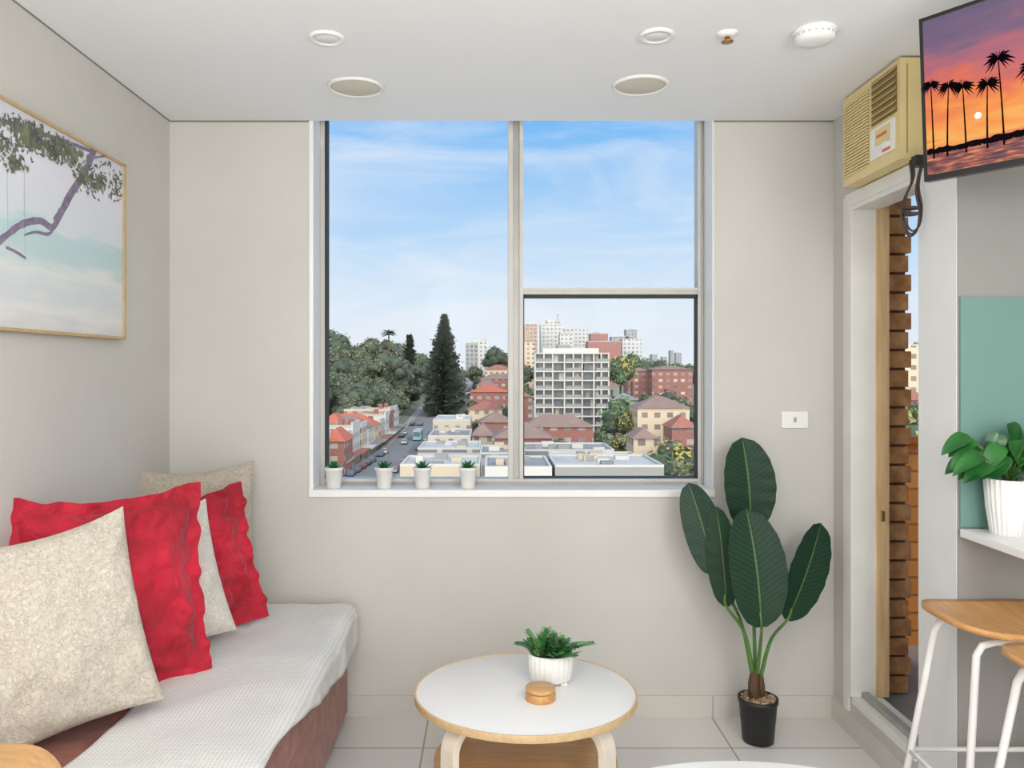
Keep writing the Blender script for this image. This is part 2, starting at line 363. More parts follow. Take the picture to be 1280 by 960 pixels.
# ceiling fixtures
def downl(x,y,r,nm,mid,rr):
    b=MB(); b.lathe([(r,0.0),(r,-0.004),(r*0.93,-0.009),(r*rr,-0.009),(r*rr*0.96,-0.003)],(x,y,ZC-0.0005),'white_gloss',40)
    b.lathe([(r*rr,-0.0025),(r*rr*0.9,-0.006),(0.001,-0.006)],(x,y,ZC-0.0005),mid,40); b.obj(nm)
downl(-0.50,2.457,0.055,'downlight','white_paint',0.72); downl(0.51,2.44,0.055,'downlight','white_paint',0.72)
downl(-0.483,2.89,0.102,'ceiling_speaker','speaker',0.9); downl(0.541,2.87,0.102,'ceiling_speaker','speaker',0.9)
b=MB(); b.lathe([(0.032,0),(0.032,-0.003),(0.02,-0.01),(0.012,-0.012)],(0.722,2.43,ZC),'white_gloss',24); b.lathe([(0.008,-0.01),(0.008,-0.022),(0.018,-0.025),(0.018,-0.028),(0.004,-0.03)],(0.722,2.43,ZC),'brass',16); b.obj('fire_sprinkler')
b=MB(); b.lathe([(0.064,0),(0.064,-0.010),(0.058,-0.012),(0.058,-0.026),(0.052,-0.034),(0.03,-0.038),(0.001,-0.038)],(0.98,2.41,ZC),'white_gloss',40)
for i in range(20):
    a=i/20*2*math.pi; b.M=Matrix.Translation((0.98,2.41,ZC-0.019))@Matrix.Rotation(a,4,'Z'); b.box(0.0575,0.0592,-0.004,0.004,-0.003,0.003,'vent')
b.M=Matrix.Identity(4); b.obj('smoke_detector')

# air conditioner
ax=1.335; ay0,ay1=2.60,3.02; az0,az1=2.11,2.44
b=MB(); b.box(ax,XR+0.0,ay0,ay1,az0,az1,'ac_cream'); 
mid=2.80
n=24
for i in range(n):
    zz=az0+0.03+i*(az1-az0-0.06)/n; b.box(ax-0.006,ax,mid+0.015,ay1-0.015,zz,zz+0.007,'ac_cream'); b.box(ax-0.001,ax+0.0,mid+0.015,ay1-0.015,zz+0.007,zz+0.0125,'ac_dark')
b.box(ax-0.001,ax,ay0+0.02,mid-0.005,2.27,2.425,'ac_dark')
for i in range(7): 
    zz=2.275+i*0.022; b.add([(ax-0.012,ay0+0.02,zz),(ax-0.012,mid-0.005,zz),(ax,mid-0.005,zz+0.014),(ax,ay0+0.02,zz+0.014)],[(0,1,2,3)],'ac_cream')
b.box(ax-0.008,ax,ay0+0.03,mid-0.01,2.15,2.255,'white_gloss'); b.box(ax-0.010,ax-0.008,ay0+0.05,mid-0.05,2.19,2.245,'ac_cream')
b.box(ax-0.011,ax-0.010,ay0+0.07,mid-0.06,2.215,2.225,'orange'); b.box(ax-0.011,ax-0.008,ay0+0.05,ay0+0.10,2.158,2.166,'orange')
b.M=Matrix.Translation((ax-0.008,ay0+0.06,2.175))@Matrix.Rotation(math.radians(-90),4,'Y'); b.lathe([(0.012,0),(0.01,0.012),(0.001,0.012)],(0,0,0),'white_paint',16); b.M=Matrix.Identity(4)
b.box(ax+0.02,ax+0.024,ay0-0.001,ay0,az0+0.02,az1-0.02,'ac_dark')
b.obj('air_conditioner',bevel=0.004)
b=MB(); pts=[]
for p in [(1138,200),(1140,225),(1130,250),(1128,275),(1137,292),(1147,285),(1150,262),(1146,235),(1152,205),(1158,188)]: pts.append(P(p[0],p[1],2.56))
def smooth(pts,k=6):
    out=[]
    for i in range(len(pts)-1):
        p0=pts[max(i-1,0)];p1=pts[i];p2=pts[i+1];p3=pts[min(i+2,len(pts)-1)]
        for j in range(k):
            t=j/k; out.append(0.5*((2*p1)+(p2-p0)*t+(2*p0-5*p1+4*p2-p3)*t*t+(3*p1-p0-3*p2+p3)*t**3))
    out.append(pts[-1]); return out
for dx in (0,0.006,-0.005):
    b.tube(smooth([p+Vector((dx*0.7,-0.01*abs(dx)*50,dx*1.5)) for p in pts]),0.0035,'cable',6)
for zoff in (0,0.012): b.lathe([(0.022,0),(0.022,0.008)],P(1138,262+zoff*600,2.55),'cable',12)
b.box(1.36,1.40,2.55,2.58,2.075,2.11,'black_plastic')
b.obj('power_cable')

# TV
s=Vector((0.59,-0.807,0)); 
Mtv=Matrix.Translation((1.168,2.15,1.93))@Matrix.Rotation(math.atan2(s.y,s.x),4,'Z')@Matrix.Rotation(math.radians(4),4,'X')
b=MB(); W,H=0.73,0.43
b.box(0,W,0,0.03,0,H,'black_plastic'); b.box(0.15,W-0.15,0.03,0.055,0.05,H-0.12,'black_plastic')
b.add([(0.010,-0.0008,0.016),(W-0.01,-0.0008,0.016),(W-0.01,-0.0008,H-0.01),(0.01,-0.0008,H-0.01)],[(0,1,2,3)],'tv_sunset')
b.M=Matrix.Translation((0.138,-0.0014,0.142))@Matrix.Rotation(math.radians(90),4,'X')
b.lathe([(0.008,0),(0.008,0.0004)],(0,0,0),'tv_sun',24); b.M=Matrix.Identity(4)
random.seed(3)
def palm(x,z0,z1,r,lean):
    pts=[Vector((x+lean*(t**1.5),-0.0016,z0+(z1-z0)*t)) for t in [i/6 for i in range(7)]]
    for i in range(6):
        a,c=pts[i],pts[i+1]; w=0.0024-0.0002*i
        b.add([(a.x-w,a.y,a.z),(a.x+w,a.y,a.z),(c.x+w,c.y,c.z),(c.x-w,c.y,c.z)],[(0,1,2,3)],'tv_black')
    top=pts[-1]
    for k in range(16):
        ang=-0.9+k*(math.pi+1.8)/15; L=r*U(0.75,1.1); prev=None
        for j in range(7):
            t=j/6; q=Vector((top.x+math.cos(ang)*L*t,-0.0017,top.z+math.sin(ang)*L*t*0.9-0.35*L*t*t)); w=0.0030*math.sin(math.pi*(0.15+0.85*t))+0.0005
            if prev: b.add([(prev[0].x,prev[0].y,prev[0].z-prev[1]),(q.x,q.y,q.z-w),(q.x,q.y,q.z+w),(prev[0].x,prev[0].y,prev[0].z+prev[1])],[(0,1,2,3)],'tv_black')
            prev=(q,w)
for x,z1,r,l in [(0.028,0.25,0.026,-0.002),(0.062,0.235,0.028,0.008),(0.108,0.225,0.03,-0.004),(0.158,0.215,0.03,0.004),(0.196,0.27,0.036,-0.008),(0.25,0.23,0.035,0.01),(0.33,0.28,0.04,0.01),(0.42,0.22,0.04,-0.01),(0.55,0.26,0.04,0.02),(0.66,0.21,0.04,0)]:
    palm(x,0.055,z1,r,l)
zs=[(0.011+i*0.0102,0.082+0.006*noise.noise(Vector((i*0.7,0,0)))+0.008*noise.noise(Vector((i*0.2,3,0)))) for i in range(70)]
for i in range(69):
    b.add([(zs[i][0],-0.0018,0.07-0.012*abs(noise.noise(Vector((i*.3,9,0))))),(zs[i+1][0],-0.0018,0.066),(zs[i+1][0],-0.0018,zs[i+1][1]),(zs[i][0],-0.0018,zs[i][1])],[(0,1,2,3)],'tv_black')
b.tube([(0.33,0.05,0.2),(0.34,0.20,0.2),(0.2,0.34,0.2)],0.016,'black_plastic')
b.obj('television',mw=Mtv)

# artwork
ya,yb=1.93,2.83; za,zb=1.53,2.15
Mart=Matrix.Translation((XL+0.004,ya,za))@Matrix.Rotation(math.radians(90),4,'Z')
b=MB(); Wd=yb-ya; Hd=zb-za
b.box(0.008,Wd-0.008,-0.018,0,0.008,Hd-0.008,'art_canvas')
for (x0,x1,z0,z1) in [(0,0.009,0,Hd),(Wd-0.009,Wd,0,Hd),(0,Wd,0,0.009),(0,Wd,Hd-0.009,Hd)]: b.box(x0,x1,-0.026,0.003,z0,z1,'gold_frame')
def art(px,py):
    d=1.294*1000/(612-px); return (d-ya,1.43-(py-460)*d/1000-za)
def stroke(pp,w0,w1,m,y):
    pts=smooth([Vector((a[0],y,a[1])) for a in [art(*p) for p in pp]],5); n=len(pts)
    L=[];
    for i,p in enumerate(pts):
        t=(pts[min(i+1,n-1)]-pts[max(i-1,0)]).normalized(); nn=Vector((-t.z,0,t.x)); w=(w0+(w1-w0)*i/(n-1))*(1+0.25*noise.noise(p*40))/2
        L.append((p+nn*w,p-nn*w))
    for i in range(n-1): b.add([L[i][0],L[i][1],L[i+1][1],L[i+1][0]],[(0,1,2,3)],m)
stroke([(118,186),(106,215),(88,243),(76,266),(68,278)],0.030,0.026,'art_branch',-0.0186)
stroke([(76,262),(66,284),(50,276),(28,280),(8,294),(-20,318)],0.022,0.02,'art_branch',-0.0187)
stroke([(98,225),(112,200),(135,195)],0.012,0.006,'art_branch',-0.0185)
stroke([(70,274),(62,292),(44,290),(30,294)],0.012,0.006,'art_branch',-0.0184)
stroke([(116,190),(90,180),(50,166),(0,150)],0.012,0.012,'art_branch',-0.0185)
stroke([(30,195),(31,320)],0.002,0.002,'art_rope',-0.0187); stroke([(8,170),(10,310)],0.002,0.002,'art_rope',-0.0187)
stroke([(7,309),(20,315),(32,323)],0.008,0.008,'art_branch',-0.0189)
random.seed(5)
cl=[(U(-40,40),U(0,1)) for i in range(34)]+[(U(30,150),U(0,1)) for i in range(52)]
for px,q in cl:
    top=138+px*0.43; drop=(60 if px<30 else (22 if px<95 else 42))
    py=top+4+q*drop
    for k in range(18):
        ax_,az_=art(px+random.gauss(0,6),py+random.gauss(0,5))
        if az_>Hd-0.02 or ax_>Wd-0.02 or ax_<0.02: continue
        a=U(0,6.28); l=U(0.006,0.013); w=l*0.4; dx,dz=math.cos(a),math.sin(a); y=-0.0190-R()*0.0006
        b.add([(ax_-dx*l,y,az_-dz*l),(ax_-dz*w,y,az_+dx*w),(ax_+dx*l,y,az_+dz*l),(ax_+dz*w,y,az_-dx*w)],[(0,1,2,3)],'art_leaf')
b.obj('framed_beach_print',mw=Mart)

# ---------------------------------------------------------------- sofa
b=MB(); b.box(XL+0.01,-0.575,1.62,3.25,0.03,0.30,'suede'); b.box(XL+0.01,-0.565,1.62,3.255,0.30,0.462,'suede')
b.box(XL+0.05,-0.62,1.68,3.2,0.0,0.03,'black_plastic')
b.obj('sofa',bevel=0.03,seg=4)
# bentwood arm
b=MB()
path=[(-1.30,0.665)]+[(-0.93+0.07*math.sin(a),0.595+0.07*math.cos(a)) for a in [i*math.pi/2/8 for i in range(9)]]+[(-0.86,0.0)]
out=[];inn=[]
for i,(x,z) in enumerate(path):
    if i==0: nx,nz=0,1
    elif i==len(path)-1: nx,nz=1,0
    else:
        a=(i-1)*math.pi/2/8; nx,nz=math.sin(a),math.cos(a)
    out.append((x+nx*0.015,z+nz*0.015)); inn.append((x-nx*0.015,z-nz*0.015))
b.prism(out+inn[::-1],1.49,1.60,'birch'); b.box(-1.305,-1.275,1.49,1.60,0,0.66,'birch')
b.obj('sofa_armrest',bevel=0.004)
# throw
b=MB(); vs=[];fs=[]; NX,NY=44,110
for j in range(NY+1):
    v=j/NY; yy=1.60+v*1.66
    kk=min(1,max(0,(yy-1.9)/1.1)); kk=kk*kk*(3-2*kk)
    tot=0.43+0.035+0.145*kk+0.008*noise.noise(Vector((yy*4,2,9)))
    for i in range(NX+1):
        u=i/NX; s_=u*tot
        xl=-1.0+0.025*noise.noise(Vector((yy*2.2,0,4)))
        q=Vector((s_*3,yy*3,0)); wr=0.008*noise.noise(q)+0.006*noise.noise(q*2.5)+0.002*noise.noise(q*8)
        if s_<0.43: x=xl+s_*((-0.575-xl)/0.43); z=0.484+wr+0.004
        elif s_<0.43+0.0785:
            a=(s_-0.43)/0.05; x=-0.575+0.05*math.sin(a)+wr; z=0.438+0.05*math.cos(a)+wr
        else: x=-0.525+0.004*math.sin(yy*14)+wr*1.2; z=0.438-(s_-0.5085)+0.012*noise.noise(Vector((yy*3,7,0)))
        y=yy
        e=yy-3.18
        if e>0:
            y=3.18+0.05*math.sin(min(e/0.05,1.57)); z-= 0.05*(1-math.cos(min(e/0.05,1.57)))+max(0,e-0.0785)
            if x>-0.65: x-= (x+0.65)*min(1,e/0.1)*0.35
        vs.append((x,y,z))
for j in range(NY):
    for i in range(NX): a=j*(NX+1)+i; fs.append((a,a+1,a+NX+2,a+NX+1))
b.add(vs,fs,'waffle',True); b.obj('waffle_throw',solid=0.008)

def pillow(name,loc,size,T,yaw,lean,roll,m,flange=0,seed=0,h=None,wr=0.012,sag=0.0):
    h=h or size; N=44; vs=[];fs=[]
    hw,hh=size/2-flange,h/2-flange
    b=MB()
    for side in (-1,1):
        o=len(vs)
        for j in range(N+1):
            for i in range(N+1):
                u=-1+2*i/N; v=-1+2*j/N
                px=u*hw*(1-0.07*(1-v*v)*abs(u)**2); pz=v*hh*(1-0.07*(1-u*u)*abs(v)**2)
                th=T*max(0,(1-abs(u)**2.4))**0.5*max(0,(1-abs(v)**2.4))**0.5
                q=Vector((u*1.3+seed*3.1,v*1.3,side+seed))
                w=wr*(noise.noise(q*1.2)+0.6*noise.noise(q*2.6)+0.25*noise.noise(q*6))*min(1,th/T*2.0)
                cr=wr*0.5*math.sin(math.atan2(v,u)*18+seed)*(max(abs(u),abs(v))**5)*min(1,th/T*4)
                y=side*(th+w*1.4+cr)
                vs.append((px,y,pz-0.03*max(0,v)*(1-u*u)*0.5))
        for j in range(N):
            for i in range(N):
                a=o+j*(N+1)+i; f=(a,a+1,a+N+2,a+N+1); fs.append(f if side<0 else f[::-1])
    b.add(vs,fs,m,True)
    if flange:
        per=[]; K=60
        for k_ in range(4*K):
            e,t=divmod(k_,K); t=-1+2*t/K
            if e==0: u,v=t,-1
            elif e==1: u,v=1,t
            elif e==2: u,v=-t,1
            else: u,v=-1,-t
            per.append((u,v))
        vs=[];fs=[];M_=len(per);RN=6
        for r_ in range(RN):
            fr=r_/(RN-1)
            for k_,(u,v) in enumerate(per):
                px=u*hw*(1-0.07*(1-v*v)); pz=v*hh*(1-0.07*(1-u*u))
                ou=u if abs(u)>=0.999 else 0; ov=v if abs(v)>=0.999 else 0
                ext=flange*fr*(1+0.06*math.sin(k_*0.45+seed)+0.3*noise.noise(Vector((k_*0.12,seed,0))))
                px+=ou*ext-(0.01 if fr==0 else 0)*u; pz+=ov*ext-(0.01 if fr==0 else 0)*v
                y=fr*0.012*math.sin(k_*0.5+2*noise.noise(Vector((k_*0.1,seed,5)))+seed)+fr*0.022*noise.noise(Vector((k_*0.25,seed,2)))
                vs.append((px,y,pz-0.015*max(0,v)*(1-u*u)))
        for r_ in range(RN-1):
            for k_ in range(M_): fs.append((r_*M_+k_,r_*M_+(k_+1)%M_,(r_+1)*M_+(k_+1)%M_,(r_+1)*M_+k_))
        b.add(vs,fs,m,True)
    mw=Matrix.Translation(loc)@Matrix.Rotation(math.radians(yaw),4,'Z')@Matrix.Rotation(math.radians(lean),4,'X')@Matrix.Rotation(math.radians(roll),4,'Y')
    return b.obj(name,mw=mw)
pillow('boucle_cushion',(-1.13,2.07,0.752),0.455,0.078,39,-13,-8,'boucle_cream',seed=1,wr=0.014,h=0.54)
pillow('red_cushion',(-1.10,2.34,0.772),0.56,0.07,44,-12,1,'red_velvet',flange=0.035,seed=2,h=0.60,wr=0.036)
pillow('boucle_cushion',(-1.09,2.60,0.73),0.46,0.05,42,-16,-7,'boucle_white',seed=3)
pillow('red_cushion',(-1.085,2.80,0.725),0.58,0.06,42,-14,-6,'red_velvet',flange=0.035,seed=4,h=0.51,wr=0.036)
pillow('boucle_cushion',(-1.13,3.06,0.79),0.46,0.055,18,-9,-2,'boucle_beige',seed=5,h=0.54)

# ---------------------------------------------------------------- coffee table
cx,cy,th=0.112,2.51,0.42
b=MB(); r=0.347; SY=0.92
b.lathe([(0.05,th-0.018),(r-0.005,th-0.018),(r-0.005,th),(0.02,th)],(cx,cy,0),'white_gloss',72,sy=SY)
b.lathe([(r-0.005,th-0.020),(r,th-0.020),(r,th+0.001),(r-0.001,th+0.002),(r-0.006,th+0.002),(r-0.0065,th-0.004)],(cx,cy,0),'birch_pale',96,sy=SY,cap=False)
b.lathe([(0.05,0.19),(0.285,0.19),(0.287,0.195),(0.287,0.208),(0.284,0.21),(0.02,0.21)],(cx,cy,0),'birch',72)
for a in (42,138,222,318):
    aa=math.radians(a); b.M=Matrix.Translation((cx,cy,0))@Matrix.Rotation(aa,4,'Z')
    pth=[(0.12,th-0.034),(0.21,th-0.034)]+[(0.235+0.07*math.sin(q),th-0.104+0.07*math.cos(q)) for q in [i*math.pi/2/8 for i in range(1,9)]]+[(0.307,0.2),(0.31,0.0)]
    o_=[];i_=[]
    for k in range(len(pth)):
        p_=Vector(pth[max(k-1,0)]); n_=Vector(pth[min(k+1,len(pth)-1)]); t=(n_-p_).normalized(); nn=Vector((-t.y,t.x)); q=Vector(pth[k])
        o_.append(q+nn*0.012); i_.append(q-nn*0.012)
    b.prism([(v.x,v.y) for v in o_+i_[::-1]],-0.028,0.028,'birch_light')
b.M=Matrix.Identity(4)
b.obj('coffee_table',bevel=0.002)
# planter on table
px_,py_=0.197,2.575; zt=th
b=MB()
b.lathe([(0.05,0.0),(0.058,0.0),(0.066,0.008),(0.07,0.04),(0.072,0.085),(0.067,0.087),(0.064,0.072)],(px_,py_,zt+0.006),'ceramic',120,rib=0.02,ribn=24,sy=0.72)
b.box(px_-0.05,px_-0.03,py_-0.03,py_+0.03,zt,zt+0.008,'ceramic'); b.box(px_+0.03,px_+0.05,py_-0.03,py_+0.03,zt,zt+0.008,'ceramic')
b.lathe([(0.064,0.078),(0.001,0.082)],(px_,py_,zt),'soil',30,sy=0.72)
random.seed(11)
def rosette(b,c,r,n,m,up=0.5,w=0.35,shape='point'):
    for i in range(n):
        f=i/n; a=i*2.399; el=up+f*1.0
        d=Vector((math.cos(a)*math.cos(el),math.sin(a)*math.cos(el),math.sin(el)))
        nn=Vector((-math.cos(a)*math.sin(el),-math.sin(a)*math.sin(el),math.cos(el)))
        L=r*(1-0.35*f)*U(0.85,1.1)
        b.leaf(c,d,nn,L,L*w,m,bend=-0.12,fold=0.35,n=6,sm=2,shape=shape)
rosette(b,(px_-0.045,py_-0.015,zt+0.085),0.05,16,'succulent_light',0.3,0.4)
rosette(b,(px_+0.04,py_-0.015,zt+0.085),0.055,18,'succulent',0.2,0.4)
rosette(b,(px_,py_-0.02,zt+0.085),0.055,16,'succulent',0.3,0.3)
rosette(b,(px_-0.02,py_+0.02,zt+0.1),0.08,18,'succulent',0.4,0.25)
for i in range(26):
    a=U(0,6.28); el=U(0.5,1.4); base=Vector((px_+U(-0.045,0.04),py_+U(-0.03,0.03),zt+0.08)); L=U(0.08,0.125)
    d=Vector((math.cos(a)*math.cos(el),math.sin(a)*math.cos(el)*0.7,math.sin(el)))
    pts=[base+d*L*t+Vector((0,0,-0.03*t*t)) for t in [0,0.25,0.5,0.75,1]]; b.tube(pts,0.0015,'stem_green',5)
    for t in [k/9 for k in range(2,10)]:
        p=base+d*L*t+Vector((0,0,-0.03*t*t)); sd=d.cross(Vector((0,0,1))).normalized()
        for sg in (-1,1): b.leaf(p,sd*sg+d*0.5+Vector((0,0,0.3)),(0,0,1),0.028*(1.1-0.4*t),0.013,'succulent' if i%3 else 'succulent_light',n=3,sm=1)
b.obj('potted_succulent_planter')
b=MB(); b.lathe([(0.044,0),(0.046,0.003),(0.046,0.024),(0.043,0.026)],(0.155,2.44,th),'oak_seat',40); b.lathe([(0.040,0.026),(0.046,0.028),(0.046,0.037),(0.044,0.039),(0.001,0.039)],(0.155,2.44,th),'birch',40); b.obj('wooden_candle_jar')
# foreground white table
b=MB(); b.lathe([(0.1,0.69),(0.44,0.69),(0.45,0.695),(0.45,0.716),(0.446,0.72),(0.001,0.72)],(0.435,1.0,0),'white_gloss',96); b.lathe([(0.24,0),(0.24,0.015),(0.05,0.03),(0.035,0.06),(0.035,0.66),(0.1,0.69)],(0.435,1.0,0),'metal_white',48); b.obj('round_table')

# window sill pots
random.seed(21)
for px in (417,480,528,585):
    c=Vector(((px-612)*0.00333,3.335,sill)); b=MB()
    b.lathe([(0.027,0),(0.029,0.002),(0.036,0.074),(0.039,0.076),(0.039,0.086),(0.036,0.087),(0.034,0.078)],c,'ceramic',32)
    b.lathe([(0.034,0.078),(0.001,0.08)],c,'soil',20)
    rosette(b,c+Vector((0,0,0.075)),0.055,26,'succulent',0.35,0.32)
    b.obj('potted_succulent')

# ---------------------------------------------------------------- banana plant
b=MB(); c=Vector((1.03,3.07,0))
b.lathe([(0.056,0),(0.058,0.002),(0.071,0.150),(0.075,0.152),(0.075,0.168),(0.070,0.168),(0.068,0.15)],c,'black_pot',40)
b.lathe([(0.068,0.158),(0.04,0.163),(0.001,0.165)],c,'pebbles',24)
random.seed(4)
for i in range(110):
    a=U(0,6.28); r_=0.062*math.sqrt(R()); s_=U(0.005,0.009)
    b.lathe([(s_*0.5,-s_*0.5),(s_,0),(s_*0.5,s_*0.6),(0.0005,s_*0.7)],(c.x+r_*math.cos(a),c.y+r_*math.sin(a),0.166),'pebbles',6)
b.tube([c+Vector((-0.012,0,0.15)),c+Vector((-0.018,0,0.22)),c+Vector((-0.012,0,0.28))],[0.024,0.020,0.014],'trunk_brown',10)
b.tube([c+Vector((0.018,0.01,0.15)),c+Vector((0.014,0,0.21)),c+Vector((0.012,0,0.25))],[0.014,0.012,0.008],'trunk_brown',10)
tops=[(939,662,930,548,82,3.13,3.10,(0.05,-1,0.15),-0.01),(893,718,860,604,60,3.05,3.10,(-0.35,-1,0.25),-0.022),(908,758,893,634,50,3.02,3.04,(-0.65,-1,0.1),-0.018),(952,784,936,636,94,2.93,2.98,(0.1,-1,0.25),-0.004),(984,775,1031,655,70,3.02,3.06,(0.35,-1,0.2),0.012)]
for (bx,by,tx,ty,w,d0,d1,nn,ox) in tops:
    base=c+Vector((ox,0,0.25))
    B=P(bx,by,d0); T=P(tx,ty,d1); L=(T-B).length
    mid=base.lerp(B,0.5)+Vector(((B.x-base.x)*-0.15,0,0.03)); 
    b.tube(smooth([base,mid,B,B+(T-B)*0.12],6),[0.0078-0.0042*i/18 for i in range(19)],'stem_green',7)
    b.leaf(B,T-B,nn,L,w*d0/1000*1.03,'banana_leaf',bend=0.06,fold=0.14,n=22,sm=6,shape='banana',sway=0.02)
b.obj('potted_banana_plant')

# ---------------------------------------------------------------- bar shelf, splash panel, stools, plant
b=MB(); b.box(1.42,2.6,2.412,2.42,0.95,1.645,'teal'); b.obj('splashback_panel')
b=MB(); b.box(1.415,2.6,2.02,2.407,0.922,0.946,'white_gloss'); b.box(1.9,1.92,2.1,2.407,0.80,0.922,'metal_white'); b.obj('bar_shelf',bevel=0.002)
def stool(x,y):
    b=MB(); zt=0.752; poly=[]
    for i in range(48):
        a=i/48*2*math.pi; ca,sa=math.cos(a),math.sin(a); n_=3.2
        rx=0.19*abs(ca)**(2/n_)*(1 if ca>0 else -1); ry=0.165*abs(sa)**(2/n_)*(1 if sa>0 else -1)
        poly.append((rx,ry))
    vs=[];fs=[]; RN=8
    for lay in (0,1):
        for r_ in range(RN+1):
            f=max(r_/RN,0.01)
            for (x_,y_) in poly:
                X,Y=x_*f,y_*f; dish=-0.012*(1-f*f)+0.014*(X/0.19)**2
                vs.append((x+X,y+Y,zt-0.012+dish-lay*0.016))
    n_=48
    for lay in (0,1):
        o=lay*(RN+1)*n_
        for r_ in range(RN):
            for i in range(n_):
                f=(o+r_*n_+i,o+r_*n_+(i+1)%n_,o+(r_+1)*n_+(i+1)%n_,o+(r_+1)*n_+i); fs.append(f[::-1] if lay==0 else f)
        fs.append([o+i for i in range(n_)])
    o=RN*n_; o2=(2*RN+1)*n_
    for i in range(n_): fs.append((o+i,o2+i,o2+(i+1)%n_,o+(i+1)%n_))
    b.add(vs,fs,'oak_seat',True)
    for sy_ in (-1,1):
        yf=y+sy_*0.175; yt=y+sy_*0.10; q=0.012
        pts=[(x-0.225,yf,0.008),(x-0.14,yt,0.68-q),(x-0.125,yt,0.706-q),(x-0.09,yt,0.716-q),(x+0.09,yt,0.716-q),(x+0.125,yt,0.706-q),(x+0.14,yt,0.68-q),(x+0.225,yf,0.008)]
        b.tube(pts,0.010,'metal_white',10)
    f=0.3; xx=0.19; yy=0.15
    b.tube([(x-xx,y-yy,f),(x+xx,y-yy,f),(x+xx,y+yy,f),(x-xx,y+yy,f),(x-xx,y-yy,f)],0.008,'metal_white',8)
    b.obj('bar_stool')
stool(1.43,2.22); stool(1.42,1.84)
b=MB(); c=Vector((1.512,2.33,0.946))
b.lathe([(0.045,0),(0.047,0.002),(0.058,0.08),(0.064,0.162),(0.060,0.163),(0.058,0.15)],c,'ceramic',144,rib=0.022,ribn=26)
b.lathe([(0.058,0.15),(0.001,0.152)],c,'soil',24)
random.seed(9)
for i in range(34):
    a=U(0,6.28); el=U(0.0,1.4); L=U(0.08,0.185); h0=c+Vector((0,0,0.15))
    d=Vector((math.cos(a)*math.cos(el),math.sin(a)*math.cos(el)*0.6,math.sin(el)*0.9+0.5)).normalized()
    e=h0+d*L*0.95; 
    if e.y>2.35: e.y=2.35
    b.tube([h0,h0.lerp(e,0.5)+Vector((0,0,0.015)),e],0.0022,'stem_green',5)
    ld=Vector((d.x*1.3,d.y*0.4-0.15,-0.35)); nn=Vector((d.x*0.5,-0.6,0.8))
    b.leaf(e,ld,nn,U(0.07,0.10),U(0.065,0.09),'pothos',bend=0.35,fold=0.2,n=8,sm=3,shape='heart')
b.obj('potted_pothos')

# ---------------------------------------------------------------- outside world
indoor=set(MATS)
def g0(y):
    if y<250: return -25
    if y<700: return -25+20*(y-250)/450
    return -5
def g(x,y):
    return g0(y)+26*math.exp(-((x+92)**2)/(2*34**2)-((y-400)**2)/(2*62**2))
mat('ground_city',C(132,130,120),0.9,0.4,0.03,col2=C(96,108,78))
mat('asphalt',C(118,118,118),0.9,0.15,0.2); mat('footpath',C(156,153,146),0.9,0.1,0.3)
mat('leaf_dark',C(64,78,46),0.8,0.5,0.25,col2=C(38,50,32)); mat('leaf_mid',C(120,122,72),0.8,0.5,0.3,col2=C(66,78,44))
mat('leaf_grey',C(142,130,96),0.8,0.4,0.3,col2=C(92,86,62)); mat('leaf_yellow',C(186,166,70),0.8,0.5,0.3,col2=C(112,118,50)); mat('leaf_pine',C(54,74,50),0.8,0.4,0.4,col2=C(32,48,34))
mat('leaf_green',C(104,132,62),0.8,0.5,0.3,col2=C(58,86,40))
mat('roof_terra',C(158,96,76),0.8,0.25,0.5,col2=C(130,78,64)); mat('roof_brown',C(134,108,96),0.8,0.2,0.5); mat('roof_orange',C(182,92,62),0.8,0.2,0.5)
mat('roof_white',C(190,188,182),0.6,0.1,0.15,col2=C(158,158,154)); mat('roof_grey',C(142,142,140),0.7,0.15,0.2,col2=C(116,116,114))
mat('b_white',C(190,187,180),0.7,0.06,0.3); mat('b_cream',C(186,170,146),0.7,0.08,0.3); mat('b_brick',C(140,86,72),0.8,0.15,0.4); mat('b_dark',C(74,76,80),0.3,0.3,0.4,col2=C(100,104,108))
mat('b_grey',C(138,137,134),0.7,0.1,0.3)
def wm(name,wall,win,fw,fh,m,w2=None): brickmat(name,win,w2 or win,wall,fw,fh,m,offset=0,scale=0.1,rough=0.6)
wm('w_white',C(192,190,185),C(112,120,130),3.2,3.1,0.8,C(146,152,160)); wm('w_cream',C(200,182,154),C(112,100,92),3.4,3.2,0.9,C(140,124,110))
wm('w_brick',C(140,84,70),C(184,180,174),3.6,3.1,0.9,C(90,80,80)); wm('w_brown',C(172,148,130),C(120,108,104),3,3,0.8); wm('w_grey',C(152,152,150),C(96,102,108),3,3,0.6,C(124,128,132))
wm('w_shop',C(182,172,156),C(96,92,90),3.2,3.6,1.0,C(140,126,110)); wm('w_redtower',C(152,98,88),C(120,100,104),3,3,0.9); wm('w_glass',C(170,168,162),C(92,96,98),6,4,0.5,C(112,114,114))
cols=['car_w','car_s','car_k','car_r','car_b']; 
for n_,c_ in zip(cols,[C(205,205,205),C(150,153,157),C(60,62,66),C(140,60,54),C(86,104,136)]): mat(n_,c_,0.4,0.02,1)
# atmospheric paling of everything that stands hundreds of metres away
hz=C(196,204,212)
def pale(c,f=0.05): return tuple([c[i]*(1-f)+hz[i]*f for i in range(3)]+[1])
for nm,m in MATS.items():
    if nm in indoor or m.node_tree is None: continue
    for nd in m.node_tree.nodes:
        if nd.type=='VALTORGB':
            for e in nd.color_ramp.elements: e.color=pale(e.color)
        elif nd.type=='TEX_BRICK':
            for s_ in ('Color1','Color2','Mortar'): nd.inputs[s_].default_value=pale(nd.inputs[s_].default_value)
